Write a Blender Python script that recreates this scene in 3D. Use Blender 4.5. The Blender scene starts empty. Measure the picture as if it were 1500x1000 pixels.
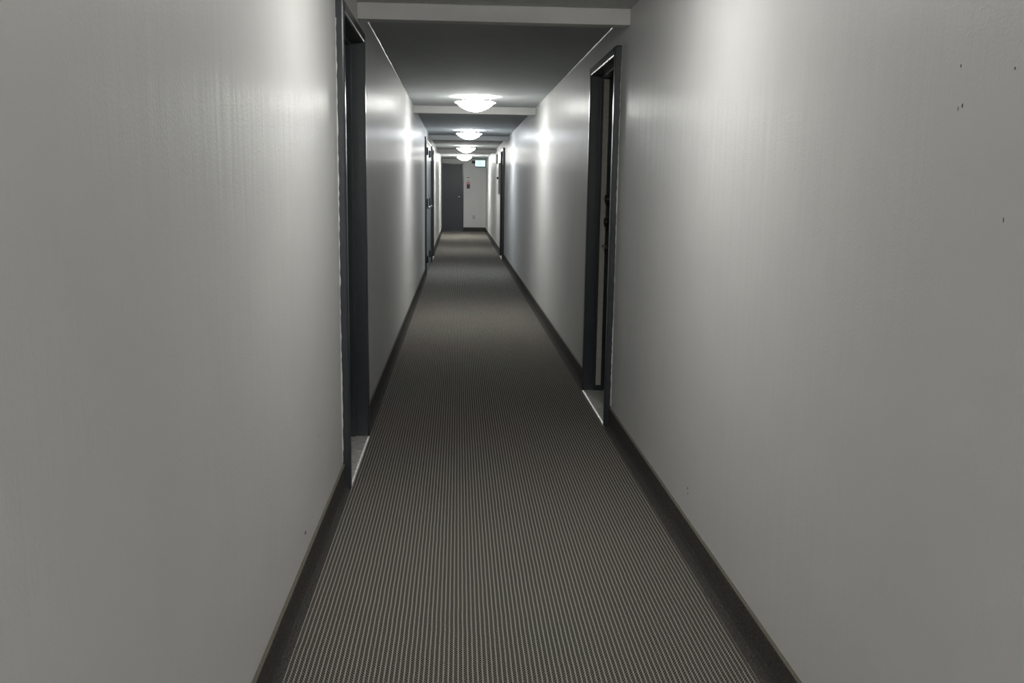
import bpy, bmesh, math, random
from mathutils import Vector, Matrix
random.seed(4)
SC = bpy.context.scene
COL = SC.collection
PI = math.pi

# ------------------------------------------------------------------ room numbers (metres)
WL, WR = -0.502, 0.861        # wall faces
H = 2.221                     # ceiling
Y0, YE = -10.5, 29.26          # back end / far end
WT = 0.30                     # wall thickness
BEAMS = (4.81, 10.58, 16.35, 22.12)
BEAM_T, BEAM_H = 0.085, 0.08
LAMPS = [(-7.65, 6), (-2.3, 5), (3.0, 0), (9.48, 1), (14.84, 2), (20.2, 3), (26.0, 4)]  # first entry is an added, unseen fill lamp for the near walls
LX = 0.165
# door openings along the walls: outer frame start / end
DL = [(3.97, 4.88), (14.15, 16.65), (17.25, 18.25)]
DR = [(5.045, 6.03), (17.5, 18.55)]
FT = 2.08                     # top of a door frame
FW = 0.05                     # face width of a door frame

# ------------------------------------------------------------------ materials
def new_mat(name):
    m = bpy.data.materials.new(name); m.use_nodes = True
    nt = m.node_tree
    return m, nt, nt.nodes['Principled BSDF']

def N(nt, typ, **kw):
    n = nt.nodes.new(typ)
    for k, v in kw.items():
        if hasattr(n, k) and k not in ('inputs',):
            setattr(n, k, v)
    return n

def coords(nt, scale=(1, 1, 1)):
    tc = N(nt, 'ShaderNodeTexCoord'); mp = N(nt, 'ShaderNodeMapping')
    mp.inputs['Scale'].default_value = scale
    nt.links.new(tc.outputs['Object'], mp.inputs['Vector'])
    return mp.outputs['Vector']

def noise(nt, scale, mscale=(1, 1, 1), detail=3, rough=0.5):
    n = N(nt, 'ShaderNodeTexNoise')
    n.inputs['Scale'].default_value = scale
    n.inputs['Detail'].default_value = detail
    n.inputs['Roughness'].default_value = rough
    nt.links.new(coords(nt, mscale), n.inputs['Vector'])
    return n.outputs['Fac']

def math_n(nt, op, a, b=None, c=None, clamp=False):
    n = N(nt, 'ShaderNodeMath'); n.operation = op; n.use_clamp = clamp
    for i, v in enumerate((a, b, c)):
        if v is None: continue
        if isinstance(v, (int, float)): n.inputs[i].default_value = v
        else: nt.links.new(v, n.inputs[i])
    return n.outputs[0]

def ramp(nt, fac, stops):
    r = N(nt, 'ShaderNodeValToRGB')
    while len(r.color_ramp.elements) < len(stops): r.color_ramp.elements.new(0.5)
    for e, (p, c) in zip(r.color_ramp.elements, stops):
        e.position = p; e.color = (*c, 1)
    nt.links.new(fac, r.inputs['Fac'])
    return r.outputs['Color']

def mix(nt, fac, a, b, blend='MIX'):
    n = N(nt, 'ShaderNodeMix'); n.data_type = 'RGBA'; n.blend_type = blend
    for sock, v in ((n.inputs[0], fac), (n.inputs[6], a), (n.inputs[7], b)):
        if isinstance(v, (int, float)): sock.default_value = v
        elif isinstance(v, tuple): sock.default_value = (*v, 1)
        else: nt.links.new(v, sock)
    return n.outputs[2]

def bump(nt, bsdf, height, dist, strength=1.0):
    b = N(nt, 'ShaderNodeBump')
    b.inputs['Strength'].default_value = strength
    b.inputs['Distance'].default_value = dist
    nt.links.new(height, b.inputs['Height'])
    nt.links.new(b.outputs['Normal'], bsdf.inputs['Normal'])
    nt.links.new(b.outputs['Normal'], bsdf.inputs['Coat Normal'])

def plain(name, col, rough=0.5, metal=0.0, nscale=40, var=0.08, bumpd=0.0, spec=0.5):
    m, nt, b = new_mat(name)
    f = noise(nt, nscale)
    lo = tuple(c * (1 - var) for c in col); hi = tuple(min(1, c * (1 + var)) for c in col)
    nt.links.new(ramp(nt, f, [(0.3, lo), (0.7, hi)]), b.inputs['Base Color'])
    b.inputs['Roughness'].default_value = rough
    b.inputs['Metallic'].default_value = metal
    b.inputs['Specular IOR Level'].default_value = spec
    if bumpd: bump(nt, b, f, bumpd)
    return m

def wall_mat(name, marks):
    m, nt, b = new_mat(name)
    f = noise(nt, 3.0, detail=4)
    col = ramp(nt, f, [(0.3, (0.605, 0.608, 0.605)), (0.7, (0.635, 0.636, 0.628))])
    # small scuffs and nicks that belong to the wall
    tc = N(nt, 'ShaderNodeTexCoord')
    for (x, y, z, ry, rz, dark) in marks:
        s = N(nt, 'ShaderNodeVectorMath'); s.operation = 'SUBTRACT'
        nt.links.new(tc.outputs['Object'], s.inputs[0]); s.inputs[1].default_value = (x, y, z)
        d = N(nt, 'ShaderNodeVectorMath'); d.operation = 'DIVIDE'
        nt.links.new(s.outputs[0], d.inputs[0]); d.inputs[1].default_value = (1, ry, rz)
        l = N(nt, 'ShaderNodeVectorMath'); l.operation = 'LENGTH'
        nt.links.new(d.outputs[0], l.inputs[0])
        k = math_n(nt, 'LESS_THAN', l.outputs['Value'], 1.0)
        col = mix(nt, k, col, dark)
    nt.links.new(col, b.inputs['Base Color'])
    b.inputs['Roughness'].default_value = WALL_ROUGH
    b.inputs['Specular IOR Level'].default_value = 0.28
    b.inputs['Coat Weight'].default_value = 0.21
    b.inputs['Coat Roughness'].default_value = 0.25
    h1 = noise(nt, 150, detail=2)                       # roller stipple
    h2 = noise(nt, 1.0, (20, 20, 0.9), detail=4)        # vertical roller passes
    h3 = noise(nt, 14, detail=2)
    h = math_n(nt, 'MULTIPLY_ADD', h2, 3.0, math_n(nt, 'MULTIPLY_ADD', h3, 0.8, h1))
    bump(nt, b, h, 0.0007)
    return m

WALL_ROUGH = 0.55
M = {}
K = (0.05, 0.05, 0.045)
M['wall_l'] = wall_mat('wall_paint', [(WL, 2.964, 0.187, .012, .006, K), (WL, 2.985, 0.178, .006, .004, K), (WL, 3.3, 0.43, .004, .004, K)])
M['wall_r'] = wall_mat('scuffed_wall_paint', [
    (WR, 1.584, 1.472, .0025, .004, K), (WR, 1.597, 1.468, .0015, .004, K), (WR, 1.439, 1.516, .002, .0025, K), (WR, 1.43, 1.283, .0015, .0045, K),
    (WR, 3.288, 0.226, .005, .006, K), (WR, 3.28, 0.208, .004, .004, K), (WR, 1.60, 1.54, .002, .003, K),
    (WR, 1.95, 0.78, .002, .003, (.7, .7, .67)), (WR, 2.35, 0.36, .0025, .003, (.7, .7, .67))])
M['ceil_stipple'] = plain('stippled_ceiling_paint', (0.60, 0.60, 0.59), 0.9, nscale=120, var=0.10, bumpd=0.006)
M['ceil'] = plain('smooth_ceiling_paint', (0.485, 0.51, 0.522), 0.9, nscale=5, var=0.03, spec=0.15)
M['beam'] = plain('beam_paint', (0.56, 0.56, 0.55), 0.6, nscale=9, var=0.03)
M['bead'] = plain('white_bead_paint', (0.75, 0.75, 0.72), 0.35, nscale=30, var=0.03)
M['frame'] = plain('slate_frame_enamel', (0.030, 0.035, 0.041), 0.28, nscale=25, var=0.10, bumpd=0.0006)
M['leaf'] = plain('navy_door_enamel', (0.022, 0.028, 0.038), 0.42, nscale=20, var=0.10, bumpd=0.0006)
M['leaf_grey'] = plain('slate_service_door_enamel', (0.17, 0.19, 0.20), 0.4, nscale=20, var=0.06)
M['leaf_end'] = plain('slate_end_door_enamel', (0.036, 0.042, 0.051), 0.45, nscale=20, var=0.06)
M['black'] = plain('black_metal', (0.012, 0.012, 0.013), 0.35, nscale=60)
M['chrome'] = plain('brushed_chrome', (0.62, 0.62, 0.60), 0.22, 1.0, nscale=80, var=0.05)
M['steel'] = plain('worn_sill_aluminium', (0.60, 0.59, 0.57), 0.42, 0.35, nscale=35, var=0.22, bumpd=0.0008)
M['strip'] = plain('pale_weather_seal', (0.48, 0.46, 0.41), 0.7, nscale=30, var=0.12)
M['vinyl'] = plain('black_vinyl_base', (0.014, 0.014, 0.014), 0.5)
M['white_plastic'] = plain('white_plastic', (0.72, 0.72, 0.69), 0.4)
M['grey_plastic'] = plain('grey_plate', (0.40, 0.40, 0.39), 0.5)
M['ink'] = plain('grey_print', (0.22, 0.22, 0.21), 0.8)
M['paper'] = plain('white_paper', (0.70, 0.70, 0.68), 0.8)
M['red'] = plain('dark_red_enamel', (0.10, 0.004, 0.010), 0.4)
M['pink'] = plain('pale_red_plate', (0.60, 0.26, 0.28), 0.5)
M['cab'] = plain('pale_grey_cabinet_enamel', (0.42, 0.43, 0.42), 0.4)

def carpet_mat(name, ribs=True):
    m, nt, b = new_mat(name)
    tc = N(nt, 'ShaderNodeTexCoord'); sp = N(nt, 'ShaderNodeSeparateXYZ')
    wob = N(nt, 'ShaderNodeTexNoise'); wob.inputs['Scale'].default_value = 9.0; wob.inputs['Detail'].default_value = 2
    nt.links.new(tc.outputs['Object'], wob.inputs['Vector'])
    nt.links.new(tc.outputs['Object'], sp.inputs[0])
    fine = noise(nt, 190, detail=3, rough=0.7)
    big = noise(nt, 1.1, detail=3)
    if ribs:
        P, Q = 0.0135, 0.0120
        xw = math_n(nt, 'MULTIPLY_ADD', wob.outputs['Fac'], 0.003, sp.outputs['X'])
        u = math_n(nt, 'DIVIDE', xw, P)
        fu = math_n(nt, 'FRACT', u)
        tri = math_n(nt, 'ABSOLUTE', math_n(nt, 'SUBTRACT', fu, 0.5))            # 0 at mid rib
        rib = N(nt, 'ShaderNodeMapRange'); rib.interpolation_type = 'SMOOTHSTEP'
        nt.links.new(tri, rib.inputs[0])
        rib.inputs[1].default_value = 0.24; rib.inputs[2].default_value = 0.08
        rib.inputs[3].default_value = 0; rib.inputs[4].default_value = 1
        alt = math_n(nt, 'MULTIPLY', math_n(nt, 'FLOOR', u), 0.5)
        v = math_n(nt, 'ADD', math_n(nt, 'DIVIDE', sp.outputs['Y'], Q), alt)
        fv = math_n(nt, 'ABSOLUTE', math_n(nt, 'SUBTRACT', math_n(nt, 'FRACT', v), 0.5))
        dash = N(nt, 'ShaderNodeMapRange'); dash.interpolation_type = 'SMOOTHSTEP'
        nt.links.new(fv, dash.inputs[0])
        dash.inputs[1].default_value = 0.27; dash.inputs[2].default_value = 0.42
        dash.inputs[3].default_value = 0; dash.inputs[4].default_value = 1
        bead = math_n(nt, 'MULTIPLY', rib.outputs[0], math_n(nt, 'MULTIPLY_ADD', dash.outputs[0], -0.55, 1.0))
        lvl = math_n(nt, 'MAXIMUM', bead, math_n(nt, 'MULTIPLY', dash.outputs[0], 0.55))
        lvl = math_n(nt, 'MULTIPLY', lvl, math_n(nt, 'MULTIPLY_ADD', fine, 2.4, -0.2), clamp=True)
        col = mix(nt, lvl, CARPET_DARK, CARPET_LIGHT)
        tint = ramp(nt, big, [(0.35, (1.0, 0.96, 0.95)), (0.65, (0.96, 1.0, 0.95))])
        col = mix(nt, 1.0, col, tint, 'MULTIPLY')
        bump(nt, b, lvl, 0.004, 0.8)
    else:
        col = ramp(nt, fine, [(0.35, (0.030, 0.029, 0.027)), (0.7, (0.105, 0.100, 0.092))])
        bump(nt, b, fine, 0.002)
    nt.links.new(col, b.inputs['Base Color'])
    b.inputs['Roughness'].default_value = 0.95
    b.inputs['Specular IOR Level'].default_value = 0.15
    return m
CARPET_DARK, CARPET_LIGHT = (0.034, 0.033, 0.031), (0.43, 0.410, 0.372)
M['carpet'] = carpet_mat('ribbed_loop_carpet')
M['carpet_base'] = carpet_mat('carpet_base_strip', False)
M['binding'] = plain('binding_yarn', (0.13, 0.12, 0.095), 0.9, nscale=200, var=0.2)

def glow(name, col, strength):
    m, nt, b = new_mat(name)
    b.inputs['Base Color'].default_value = (0.85, 0.85, 0.82, 1)
    b.inputs['Roughness'].default_value = 0.35
    f = noise(nt, 9, detail=4)
    c = ramp(nt, f, [(0.3, tuple(0.93 * k for k in col)), (0.7, col)])
    nt.links.new(c, b.inputs['Emission Color'])
    b.inputs['Emission Strength'].default_value = strength
    return m
LAMP_LIGHT = [((1.0, 0.985, 0.945), 34), ((1.0, 0.995, 0.955), 56), ((0.91, 0.955, 1.0), 62), ((1.0, 0.995, 0.96), 60), ((1.0, 0.995, 0.955), 115), ((1.0, 0.985, 0.95), 250), ((1.0, 0.985, 0.95), 340)]
M['sign_green'] = glow('lit_green_film', (0.06, 0.55, 0.36), 0.8)
M['sign_face'] = glow('lit_mint_panel', (0.62, 1.0, 0.90), 1.15)
M['sign_case'] = plain('dark_sign_case', (0.03, 0.04, 0.04), 0.5)

# ------------------------------------------------------------------ mesh helpers
def box(bm, x0, x1, y0, y1, z0, z1, mi=0):
    vs = [bm.verts.new((x, y, z)) for z in (z0, z1) for y in (y0, y1) for x in (x0, x1)]
    for q in ((0, 2, 3, 1), (4, 5, 7, 6), (0, 1, 5, 4), (2, 6, 7, 3), (0, 4, 6, 2), (1, 3, 7, 5)):
        f = bm.faces.new([vs[i] for i in q]); f.material_index = mi
    return vs

def lathe(bm, prof, seg=32, mat=None, mi=0, smooth=True):
    """revolve (r, z) points about Z; mat places the result"""
    mat = mat or Matrix.Identity(4)
    rings = []
    for r, z in prof:
        if r < 1e-6: rings.append([bm.verts.new(mat @ Vector((0, 0, z)))])
        else: rings.append([bm.verts.new(mat @ Vector((r * math.cos(2*PI*i/seg), r * math.sin(2*PI*i/seg), z))) for i in range(seg)])
    for a, b in zip(rings, rings[1:]):
        for i in range(seg):
            j = (i + 1) % seg
            if len(a) == 1 and len(b) == 1: continue
            if len(a) == 1: vs = (a[0], b[j], b[i])
            elif len(b) == 1: vs = (a[i], a[j], b[0])
            else: vs = (a[i], a[j], b[j], b[i])
            f = bm.faces.new(vs); f.smooth = smooth; f.material_index = mi
    return rings

def tube(bm, pts, r, seg=12, cap=True):
    pts = [Vector(p) for p in pts]; prev = None
    for i, p in enumerate(pts):
        d = (pts[min(i+1, len(pts)-1)] - pts[max(i-1, 0)]).normalized()
        up = Vector((0, 0, 1)) if abs(d.z) < 0.9 else Vector((1, 0, 0))
        a = d.cross(up).normalized(); b = d.cross(a)
        ring = [bm.verts.new(p + r * (a * math.cos(2*PI*k/seg) + b * math.sin(2*PI*k/seg))) for k in range(seg)]
        if prev:
            for k in range(seg):
                f = bm.faces.new((prev[k], prev[(k+1) % seg], ring[(k+1) % seg], ring[k])); f.smooth = True
        elif cap: bm.faces.new(ring)
        prev = ring
    if cap: bm.faces.new(prev[::-1])

def obj(name, bm, mats, parent=None, bevel=0.0):
    bmesh.ops.recalc_face_normals(bm, faces=bm.faces)
    me = bpy.data.meshes.new(name); bm.to_mesh(me); bm.free()
    for m in (mats if isinstance(mats, (list, tuple)) else [mats]): me.materials.append(m)
    o = bpy.data.objects.new(name, me); COL.objects.link(o)
    if parent is not None: o.parent = parent; o.matrix_parent_inverse = parent.matrix_basis.inverted()
    if bevel:
        md = o.modifiers.new('edge', 'BEVEL'); md.width = bevel; md.segments = 2; md.limit_method = 'ANGLE'
    return o

def tag(o, label, cat, group=None, kind=None):
    o['label'] = label; o['category'] = cat
    if group: o['group'] = group
    if kind: o['kind'] = kind
    return o

def empty(name, loc, label, cat, group=None, kind=None):
    o = bpy.data.objects.new(name, None); COL.objects.link(o); o.location = loc
    o.empty_display_size = 0.1
    return tag(o, label, cat, group, kind)

# ------------------------------------------------------------------ shell
bm = bmesh.new(); box(bm, WL - WT, WR + WT, Y0 - .2, YE + .2, -0.12, 0.0)
tag(obj('floor', bm, M['carpet']), 'grey-brown ribbed loop carpet running the length of the corridor', 'carpet', kind='structure')

bm = bmesh.new()
box(bm, WL - WT, WR + WT, Y0 - .2, BEAMS[0] + 0.03, H, H + .12, 0)
box(bm, WL - WT, WR + WT, BEAMS[0] + 0.03, YE + .2, H, H + .12, 1)
tag(obj('ceiling', bm, [M['ceil_stipple'], M['ceil']]), 'grey painted ceiling crossed by shallow beams', 'ceiling', kind='structure')

def side_wall(name, x_in, x_out, doors, mat, label):
    bm = bmesh.new(); a, b = min(x_in, x_out), max(x_in, x_out)
    y = Y0
    for (d0, d1) in doors:
        box(bm, a, b, y, d0 + 0.012, 0, H)
        box(bm, a, b, d0 + 0.012, d1 - 0.012, FT - 0.012, H)
        y = d1 - 0.012
    box(bm, a, b, y, YE, 0, H)
    return tag(obj(name, bm, mat), label, 'wall', kind='structure')
side_wall('wall_left', WL, WL - WT, DL, M['wall_l'], 'long grey semi-gloss wall on the left of the corridor')
side_wall('wall_right', WR, WR + WT, DR, M['wall_r'], 'long grey semi-gloss wall with small dark scuffs on the right')
bm = bmesh.new(); box(bm, WL - WT, WR + WT, YE, YE + .2, 0, H)
tag(obj('wall_end', bm, M['wall_l']), 'short grey wall closing the far end of the corridor', 'wall', kind='structure')
bm = bmesh.new(); box(bm, WL - WT, WR + WT, Y0 - .2, Y0, 0, H)
tag(obj('wall_back', bm, M['wall_l']), 'short grey wall behind the viewpoint', 'wall', kind='structure')

# beams
for k, (y, lab) in enumerate(zip(BEAMS, (
        'wide grey ceiling beam nearest the camera at the top of the picture',
        'bright painted ceiling beam just behind the nearest glass light',
        'grey ceiling beam just behind the second glass light',
        'dark ceiling beam just behind the third glass light'))):
    bm = bmesh.new(); box(bm, WL, WR, y, y + BEAM_T, H - BEAM_H, H)
    tag(obj('ceiling_beam', bm, M['beam'], bevel=0.004), lab, 'beam', kind='structure')

# painted bead in the wall / ceiling corner
for nm, x, s, lab in (('trim_1', WL, 1, 'thin pale paint bead where the left wall meets the ceiling'), ('trim_2', WR, -1, 'thin pale paint bead where the right wall meets the ceiling')):
    bm = bmesh.new()
    for y0, y1 in zip((BEAMS[0] + BEAM_T,), (BEAMS[1],)):
        n = 60; rows = []
        for i in range(n + 1):
            y = y0 + (y1 - y0) * i / n
            w = 0.0055 + 0.0012 * math.sin(i * 1.7) + 0.001 * math.sin(i * .61)
            rows.append([bm.verts.new((x, y, H - w)), bm.verts.new((x + s * w * .62, y, H - w * .62)), bm.verts.new((x + s * w, y, H)), bm.verts.new((x, y, H))])
        for a, b in zip(rows, rows[1:]):
            for q in range(4): bm.faces.new((a[q], a[(q+1) % 4], b[(q+1) % 4], b[q]))
        bm.faces.new(rows[0]); bm.faces.new(rows[-1][::-1])
    tag(obj(nm, bm, M['bead']), lab, 'trim', kind='structure')

# carpet baseboards: a carpet strip coved at the foot, bound along the top edge
BH = 0.117
def base_side(name, x, s, doors, label):
    bm = bmesh.new()
    prof = [(0.0, BH), (0.005, BH + .001), (0.0095, BH - .003), (0.0105, BH - .010), (0.0105, 0.045), (0.014, 0.022), (0.022, 0.008), (0.034, 0.001), (0.0, 0.0)]
    y = Y0; segs = []
    for d0, d1 in doors: segs.append((y, d0)); y = d1
    segs.append((y, YE))
    for y0, y1 in segs:
        if y1 - y0 < 0.05: continue
        a = [bm.verts.new((x + s * px, y0, z)) for px, z in prof]; b = [bm.verts.new((x + s * px, y1, z)) for px, z in prof]
        n = len(prof)
        for i in range(n):
            f = bm.faces.new((a[i], a[(i+1) % n], b[(i+1) % n], b[i])); f.material_index = 1 if i < 2 else 0
        bm.faces.new(a); bm.faces.new(b[::-1])
    return tag(obj(name, bm, [M['carpet_base'], M['binding']]), label, 'baseboard', kind='structure')
base_side('baseboard_left', WL, 1, DL, 'dark carpet strip baseboard along the left wall')
base_side('baseboard_right', WR, -1, DR, 'dark carpet strip baseboard along the right wall')
bm = bmesh.new(); box(bm, 0.165, WR - .012, YE - .012, YE, 0, 0.125)
tag(obj('baseboard_end', bm, M['vinyl'], bevel=.003), 'black baseboard under the grey end wall beside the door', 'baseboard', kind='structure')

# ------------------------------------------------------------------ doors in the side walls
def knob_bm(x, s, y, z, r, length, seg=20, lip=True):
    """a round knob standing out of a face at x towards s"""
    bm = bmesh.new()
    mt = Matrix.Translation((x, y, z)) @ Matrix.Rotation(s * PI / 2, 4, 'Y')
    L = length
    if lip: prof = [(0, 0), (r * 1.15, 0), (r * 1.15, .006), (r * .5, .010), (r * .42, L * .45), (r * .8, L * .6), (r, L * .78), (r * .92, L * .93), (r * .5, L), (0, L)]
    else: prof = [(0, 0), (r * 1.1, 0), (r * 1.1, .008), (r, .012), (r * .94, L), (r * .8, L + .004), (0, L + .004)]
    lathe(bm, prof, seg, mt)
    return bm

def side_door(n, x, s, d0, d1, label, leaf='leaf', depth=0.135, proud=0.033, recess_leaf=None, sill=True):
    """x wall face, s = direction into the corridor (+1 left wall, -1 right wall)"""
    root = empty('door_%d' % n, (x, (d0 + d1) / 2, 0), label, 'door', kind='structure')
    bm = bmesh.new()
    xa, xb = sorted((x + s * proud, x - s * (depth + 0.05)))
    box(bm, xa, xb, d0, d0 + FW, 0, FT); box(bm, xa, xb, d1 - FW, d1, 0, FT); box(bm, xa, xb, d0 + FW, d1 - FW, FT - FW, FT)
    obj('door_frame', bm, M['frame'], root, bevel=0.008)
    lf = depth if recess_leaf is None else recess_leaf
    # stop: the raised strip that runs round the reveal in front of the leaf
    st = 0.014
    xs0, xs1 = sorted((x - s * max(lf - .10, .0), x - s * (lf - .035)))
    if lf > 0.06 and leaf:
        bm = bmesh.new()
        box(bm, xs0, xs1, d0 + FW, d0 + FW + st, 0.012, FT - FW); box(bm, xs0, xs1, d1 - FW - st, d1 - FW, 0.012, FT - FW)
        box(bm, xs0, xs1, d0 + FW + st, d1 - FW - st, FT - FW - st, FT - FW)
        obj('door_stop', bm, M['frame'], root, bevel=0.002)
    if leaf:
        bm = bmesh.new(); xa, xb = sorted((x - s * lf, x - s * (lf + .045)))
        box(bm, xa, xb, d0 + FW, d1 - FW, 0.014, FT - FW)
        obj('door_leaf', bm, M[leaf], root, bevel=0.002)
    if sill:
        bm = bmesh.new(); z = 0.013
        pts = [(x + s * (proud + .004), 0), (x + s * (proud + .002), z * .7), (x + s * (proud - .006), z), (x - s * (lf + .04), z), (x - s * (lf + .04), 0)]
        a = [bm.verts.new((px, d0 + FW, pz)) for px, pz in pts]; b = [bm.verts.new((px, d1 - FW + .005, pz)) for px, pz in pts]
        for i in range(5): bm.faces.new((a[i], a[(i+1) % 5], b[(i+1) % 5], b[i]))
        bm.faces.new(a); bm.faces.new(b[::-1])
        o = obj('threshold', bm, M['steel'], root); o['label'] = 'worn bare metal sill plate'
    return root, x - s * lf

d, xf = side_door(1, WL, 1, *DL[0], 'dark navy apartment door recessed in the left wall, nearest the camera')
k = obj('door_knob', knob_bm(xf, 1, DL[0][0] + FW + .07, 1.0, .024, .055), M['chrome'], d); k['label'] = 'chrome door knob'

d, xf = side_door(2, WR, -1, *DR[0], 'dark navy apartment door with three locks, recessed in the right wall')
yj = DR[0][1] - FW
bm = bmesh.new(); box(bm, WR + .052, WR + .084, yj - .0152, yj - .0138, .05, FT - FW - .02); box(bm, WR + .080, WR + .0845, yj - .022, yj - .014, .05, FT - FW - .02)
o = obj('weather_strip', bm, M['strip'], d); o['label'] = 'pale seal strip down the far jamb'
yk = yj - .07
b1 = obj('deadbolt', knob_bm(xf, -1, yk, 1.268, .027, .062, lip=False), M['black'], d); b1['label'] = 'black upper deadbolt cylinder'
bm = bmesh.new(); box(bm, xf - .070, xf - .065, yk - .016, yk + .016, 1.2655, 1.2715); obj('thumb_turn', bm, M['chrome'], b1, bevel=.001)['label'] = 'bright key slot bar'
b2 = obj('keyed_knob', knob_bm(xf, -1, yk, 1.122, .031, .068), M['black'], d); b2['label'] = 'black round keyed knob'
bm = bmesh.new(); lathe(bm, [(0, 0), (.008, 0), (.008, .003), (0, .003)], 16, Matrix.Translation((xf - .0675, yk, 1.122)) @ Matrix.Rotation(-PI/2, 4, 'Y')); obj('keyhole', bm, M['chrome'], b2)['label'] = 'small chrome keyhole'
b3 = obj('handle_plate', knob_bm(xf, -1, yk, 0.972, .034, .030, lip=False), M['black'], d); b3['label'] = 'black round handle plate'
bm = bmesh.new(); tube(bm, [(xf - .010, yk, .972), (xf - .055, yk, .972), (xf - .067, yk - .008, .972), (xf - .071, yk - .025, .971), (xf - .071, yk - .08, .968), (xf - .069, yk - .115, .966)], .0095, 14)
obj('lever', bm, M['chrome'], b3)['label'] = 'chrome lever handle'
bm = bmesh.new(); box(bm, xf - .004, xf, yk - .028, yk + .028, .86, .93); box(bm, xf - .004, xf, yk - .02, yk + .02, 1.01, 1.075)
o = obj('lock_plate', bm, M['grey_plastic'], d, bevel=.001); o['label'] = 'dull grey lock cover plates'

def caulk(root, x, s, y, z0, z1, side):
    """ragged line of pale filler between a frame and the wall"""
    bm = bmesh.new(); n = 90; rows = []
    for i in range(n + 1):
        z = z0 + (z1 - z0) * i / n
        w = max(.0008, .0022 + .0012 * math.sin(i * .13) + random.uniform(-.0014, .0018) + (.002 if random.random() > .93 else 0))
        rows.append([bm.verts.new((x - s * .002, y, z)), bm.verts.new((x + s * w, y, z)), bm.verts.new((x + s * w * .4, y + side * w * 1.5, z)), bm.verts.new((x - s * .002, y + side * w * 1.6, z))])
    for a, b in zip(rows, rows[1:]):
        for q in range(4): bm.faces.new((a[q], a[(q+1) % 4], b[(q+1) % 4], b[q]))
    bm.faces.new(rows[0]); bm.faces.new(rows[-1][::-1])
    obj('filler_line', bm, M['bead'], root)['label'] = 'ragged pale filler line along the frame'
caulk(bpy.data.objects['door_1'], WL, 1, DL[0][0], .125, 2.0, -1)
caulk(bpy.data.objects['door_2'], WR, -1, DR[0][0], .125, 2.0, -1)

root, _ = side_door(3, WL, 1, *DL[1], 'slate double service door with black bolts and two chrome knobs, mid left wall', leaf=None, depth=.06, proud=.028, sill=False)
ym = (DL[1][0] + DL[1][1]) / 2; xf = WL + .020
for y0, y1 in ((DL[1][0] + FW, ym - .003), (ym + .003, DL[1][1] - FW)):
    bm = bmesh.new(); box(bm, xf - .045, xf, y0, y1, .014, FT - FW); lf = obj('door_leaf', bm, M['leaf_grey'], root, bevel=.002)
    yh = y0 + .13
    for z in (1.87, 0.24):
        bm = bmesh.new(); box(bm, xf, xf + .010, yh - .04, yh + .04, z - .06, z + .06); tube(bm, [(xf + .016, yh, z - .055), (xf + .016, yh, z + .055)], .011)
        obj('bolt', bm, M['black'], lf, bevel=.001)['label'] = 'black surface bolt'
    bm = bmesh.new(); box(bm, xf, xf + .022, yh - .05, yh + .05, 1.03, 1.16)
    obj('lock_case', bm, M['black'], lf, bevel=.002)['label'] = 'black lock case'
    obj('knob', knob_bm(xf, 1, yh + .14, 1.02, .024, .05), M['chrome'], lf)['label'] = 'small chrome knob'
d, xf = side_door(4, WL, 1, *DL[2], 'dark door frame farthest along the left wall with a shiny sill')
obj('door_knob', knob_bm(xf, 1, DL[2][0] + FW + .07, 1.0, .024, .055), M['chrome'], d)['label'] = 'chrome door knob'
d, xf = side_door(5, WR, -1, *DR[1], 'dark door farthest along the right wall, in a tall dark frame')
obj('door_knob', knob_bm(xf, -1, DR[1][1] - FW - .07, 1.0, .024, .055), M['chrome'], d)['label'] = 'chrome door knob'

# ------------------------------------------------------------------ end wall
ED0, ED1, EDT = WL + .003, 0.165, 2.095
root = empty('door_6', ((ED0 + ED1) / 2, YE, 0), 'slate grey door with a silver knob filling the left of the end wall', 'door', kind='structure')
bm = bmesh.new()
box(bm, ED0, ED0 + .035, YE - .03, YE, 0, EDT); box(bm, ED1 - .04, ED1, YE - .03, YE, 0, EDT); box(bm, ED0 + .035, ED1 - .04, YE - .03, YE, EDT - .04, EDT)
obj('door_frame', bm, M['frame'], root, bevel=.003)
bm = bmesh.new(); box(bm, ED0 + .035, ED1 - .04, YE - .012, YE, .008, EDT - .04); obj('door_leaf', bm, M['leaf_end'], root, bevel=.002)
bm = bmesh.new(); mt = Matrix.Translation((0.028, YE - .012, 1.07)) @ Matrix.Rotation(PI / 2, 4, 'X')
lathe(bm, [(0, 0), (.04, 0), (.04, .008), (.014, .012), (.013, .03), (.03, .042), (.037, .058), (.028, .07), (0, .074)], 24, mt)
obj('door_knob', bm, M['chrome'], root)['label'] = 'round silver knob'

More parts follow.
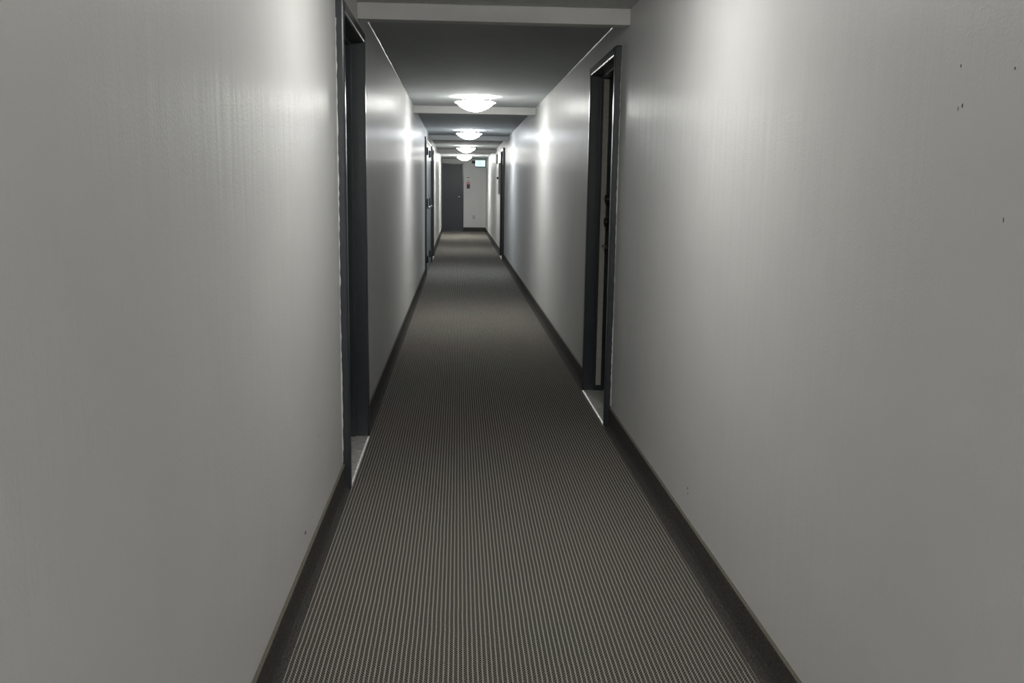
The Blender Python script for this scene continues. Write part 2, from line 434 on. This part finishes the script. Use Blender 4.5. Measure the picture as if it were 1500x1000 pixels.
# exit sign
sx0, sx1, sz0, sz1 = .525, .857, 2.005, 2.19
root = empty('exit_sign', ((sx0 + sx1) / 2, YE, sz0), 'lit pale green pictogram exit sign high on the end wall at right', 'exit sign')
bm = bmesh.new(); box(bm, sx0 - .008, sx1 + .0, YE - .055, YE, sz0 - .022, sz1 + .010); obj('case', bm, M['sign_case'], root, bevel=.004)
bm = bmesh.new(); box(bm, sx0, sx1 - .028, YE - .060, YE - .053, sz0, sz1); fc = obj('lit_face', bm, M['sign_face'], root); fc['label'] = 'glowing mint white panel'
def figure(cx, cz, h):
    bm = bmesh.new(); yy0, yy1 = YE - .0635, YE - .0598
    def limb(pts, w):
        for (ax, az), (bx, bz) in zip(pts, pts[1:]):
            d = Vector((bx - ax, bz - az)); L = d.length; d /= L; nrm = Vector((-d.y, d.x)) * w / 2
            q = [(ax + nrm.x, az + nrm.y), (ax - nrm.x, az - nrm.y), (bx - nrm.x, bz - nrm.y), (bx + nrm.x, bz + nrm.y)]
            f0 = [bm.verts.new((cx + px * h, yy0, cz + pz * h)) for px, pz in q]; f1 = [bm.verts.new((cx + px * h, yy1, cz + pz * h)) for px, pz in q]
            bm.faces.new(f0); bm.faces.new(f1[::-1])
            for i in range(4): bm.faces.new((f0[i], f0[(i+1) % 4], f1[(i+1) % 4], f1[i]))
    limb([(-.02, .28), (.06, -.02)], .22)                       # trunk
    limb([(.05, .0), (-.22, -.10), (-.40, -.42)], .12)          # rear leg
    limb([(.05, .0), (.30, -.16), (.20, -.46)], .12)            # front leg
    limb([(-.03, .26), (-.32, .14), (-.36, -.06)], .09)         # arm behind
    limb([(.0, .27), (.24, .12), (.42, .24)], .09)              # arm ahead
    lathe(bm, [(0, 0), (.105 * h, 0), (.105 * h, .0035), (0, .0035)], 18, Matrix.Translation((cx - .05 * h, yy1, cz + .43 * h)) @ Matrix.Rotation(PI/2, 4, 'X'), smooth=False)
    return bm
o = obj('running_figure', figure(sx0 + .125, (sz0 + sz1) / 2 - .002, .155), M['sign_green'], fc); o['label'] = 'green running figure'
bm = bmesh.new()
for a in ((sx1 - .13, sx1 - .12, sz0 + .02, sz1 - .02), (sx1 - .06, sx1 - .05, sz0 + .02, sz1 - .02), (sx1 - .12, sx1 - .06, sz1 - .03, sz1 - .02)):
    box(bm, a[0], a[1], YE - .0625, YE - .0598, a[2], a[3])
obj('doorway_outline', bm, M['sign_face'], fc)
bm = bmesh.new(); box(bm, sx0 - .11, sx0 - .008, YE - .03, YE, sz0 + .085, sz1 - .012); obj('sign_shade_block', bm, M['sign_case'], root, bevel=.004)  # dark block standing in for the sign's shade and reflection on the wall

# fire alarm pull station with the notice above it
root = empty('fire_alarm', (.311, YE, 1.33), 'small dark red fire alarm pull box beside the end door', 'fire alarm')
bm = bmesh.new(); box(bm, .262, .360, YE - .045, YE, 1.325, 1.455); obj('box', bm, M['red'], root, bevel=.006)
bm = bmesh.new(); box(bm, .258, .364, YE - .012, YE, 1.455, 1.535); obj('mount_plate', bm, M['pink'], root, bevel=.003)['label'] = 'faded pink plate'
bm = bmesh.new(); box(bm, .285, .337, YE - .058, YE - .045, 1.36, 1.378); obj('pull_bar', bm, M['black'], root, bevel=.003)['label'] = 'dark pull bar'
root = empty('wall_notice', (.311, YE, 1.55), 'small white notice above the red alarm box on the end wall', 'notice')
bm = bmesh.new(); box(bm, .250, .372, YE - .004, YE, 1.548, 1.70); obj('paper', bm, M['paper'], root)
bm = bmesh.new(); box(bm, .265, .357, YE - .0055, YE - .0035, 1.645, 1.675); obj('printed_line', bm, M['ink'], root)['label'] = 'grey blurred print'
bm = bmesh.new(); box(bm, .275, .350, YE - .0055, YE - .0035, 1.568, 1.59); obj('printed_line', bm, M['ink'], root)['label'] = 'grey blurred print'
# outlet
root = empty('wall_outlet', (.489, YE, .40), 'small pale wall outlet low on the grey end wall', 'outlet')
bm = bmesh.new(); box(bm, .453, .525, YE - .006, YE, .385, .50); pl = obj('cover_plate', bm, M['grey_plastic'], root, bevel=.003)
for z in (.417, .468):
    bm = bmesh.new(); box(bm, .470, .508, YE - .009, YE - .004, z - .016, z + .016); obj('socket', bm, M['cab'], pl, bevel=.004)

# ------------------------------------------------------------------ right wall, beyond the far door
root = empty('wall_cabinet', (WR, 19.75, 1.22), 'shallow pale grey wall cabinet with a black latch, past the far right door', 'cabinet')
bm = bmesh.new(); box(bm, WR - .030, WR, 19.30, 20.15, 1.22, 1.85); obj('body', bm, M['cab'], root, bevel=.004)
bm = bmesh.new(); box(bm, WR - .036, WR - .029, 19.34, 20.11, 1.25, 1.82); dr = obj('cabinet_door', bm, M['cab'], root, bevel=.003)
obj('latch', knob_bm(WR - .036, -1, 19.42, 1.545, .022, .03, lip=False), M['black'], dr)['label'] = 'round black latch'
root = empty('wall_box', (WR, 20.85, 1.88), 'narrow black box high on the right wall above the pale cabinet', 'wall box')
bm = bmesh.new(); box(bm, WR - .028, WR, 20.65, 21.05, 1.875, 2.075); obj('housing', bm, M['black'], root, bevel=.004)
bm = bmesh.new(); box(bm, WR - .031, WR - .027, 20.69, 21.01, 1.90, 2.05); obj('cover', bm, M['sign_case'], root, bevel=.002)

# ------------------------------------------------------------------ ceiling lights
LLAB = ['added unseen glass bowl fill light far behind the viewpoint',
        'glowing glass bowl ceiling light behind the viewpoint',
        'glowing glass bowl ceiling light overhead before the first beam',
        'largest and nearest glowing glass bowl light, before the second beam',
        'glowing glass bowl light second from the camera, before the third beam',
        'small glowing glass bowl light third from the camera, before the fourth beam',
        'farthest and smallest glowing glass bowl light, just before the end wall']
for (y, k), lab in zip(LAMPS, LLAB):
    root = empty('ceiling_light', (LX, y, H), lab, 'ceiling light', 'glass bowl lights along the corridor ceiling')
    T = Matrix.Translation((LX, y, H))
    bm = bmesh.new(); lathe(bm, [(0, 0), (.10, 0), (.10, -.012), (.085, -.024), (0, -.026)], 32, T); obj('ceiling_pan', bm, M['white_plastic'], root)
    bm = bmesh.new()
    prof = [(.202, -.0585), (.194, -.0600), (.186, -.0625)]
    prof += [(.186 * q, -.0625 - .082 * (1 - q ** 2) ** .9) for q in (.96, .9, .82, .72, .6, .47, .33, .2, .1)] + [(0, -.1445)]
    inner = [(r * .965 if r > .16 else max(0, r - .005), z + .006) for r, z in prof]
    lathe(bm, prof, 40, T)
    lathe(bm, inner[::-1] + [(.201, -.054), (.202, -.0585)], 40, T, mi=1)
    bmesh.ops.remove_doubles(bm, verts=bm.verts, dist=1e-6)
    col, st = LAMP_LIGHT[k]
    obj('glass_bowl', bm, [glow('lit_bowl_glass_%d' % k, col, st), glow('lit_bowl_inside_%d' % k, col, st * (.9 if k == 4 else .19))], root)['label'] = 'glowing frosted glass bowl'
    for a in (0.35, 0.35 + 2*PI/3, 0.35 + 4*PI/3):
        bm = bmesh.new()
        cx, cy = LX + .162 * math.cos(a), y + .162 * math.sin(a)
        tube(bm, [(cx, cy, H), (cx, cy, H - .050), (cx + .004 * math.cos(a), cy + .004 * math.sin(a), H - .060)], .004, 10)
        lathe(bm, [(0, 0), (.008, -.002), (.009, -.008), (.005, -.013), (0, -.014)], 14, Matrix.Translation((cx, cy, H - .057)))
        obj('clip', bm, M['chrome'], root)['label'] = 'small metal bowl clip'

# ------------------------------------------------------------------ world, camera, view
w = bpy.data.worlds.new('dark'); SC.world = w; w.use_nodes = True
w.node_tree.nodes['Background'].inputs[0].default_value = (0.6, 0.65, 0.7, 1)
w.node_tree.nodes['Background'].inputs[1].default_value = 0.0

F, YAW, PITCH, ROLL, CH = 1357.07, 0.0594, 0.1628, 0.0137, 1.3206
cy_, sy_, cp_, sp_ = math.cos(YAW), math.sin(YAW), math.cos(PITCH), math.sin(PITCH)
fw = Vector((sy_ * cp_, cy_ * cp_, -sp_)); r = Vector((cy_, -sy_, 0)); u = r.cross(fw)
r2 = r * math.cos(ROLL) + u * math.sin(ROLL); u2 = u * math.cos(ROLL) - r * math.sin(ROLL)
cam = bpy.data.cameras.new('camera'); co = bpy.data.objects.new('camera', cam); COL.objects.link(co)
mw = Matrix.Identity(4)
for i in range(3): mw[i][0], mw[i][1], mw[i][2] = r2[i], u2[i], -fw[i]
mw.translation = (0, 0, CH); co.matrix_world = mw
cam.sensor_fit = 'HORIZONTAL'; cam.sensor_width = 36; cam.lens = F / 1500 * 36
cam.clip_start = 0.02; cam.clip_end = 100
SC.camera = co

SC.view_settings.view_transform = 'Standard'
SC.view_settings.look = 'None'
SC.view_settings.exposure = 0.0
SC.view_settings.gamma = 1
SC.view_settings.use_curve_mapping = False
SC.cycles.use_denoising = True
SC.cycles.max_bounces = 8; SC.cycles.diffuse_bounces = 6; SC.cycles.glossy_bounces = 4
SC.cycles.sample_clamp_indirect = 6
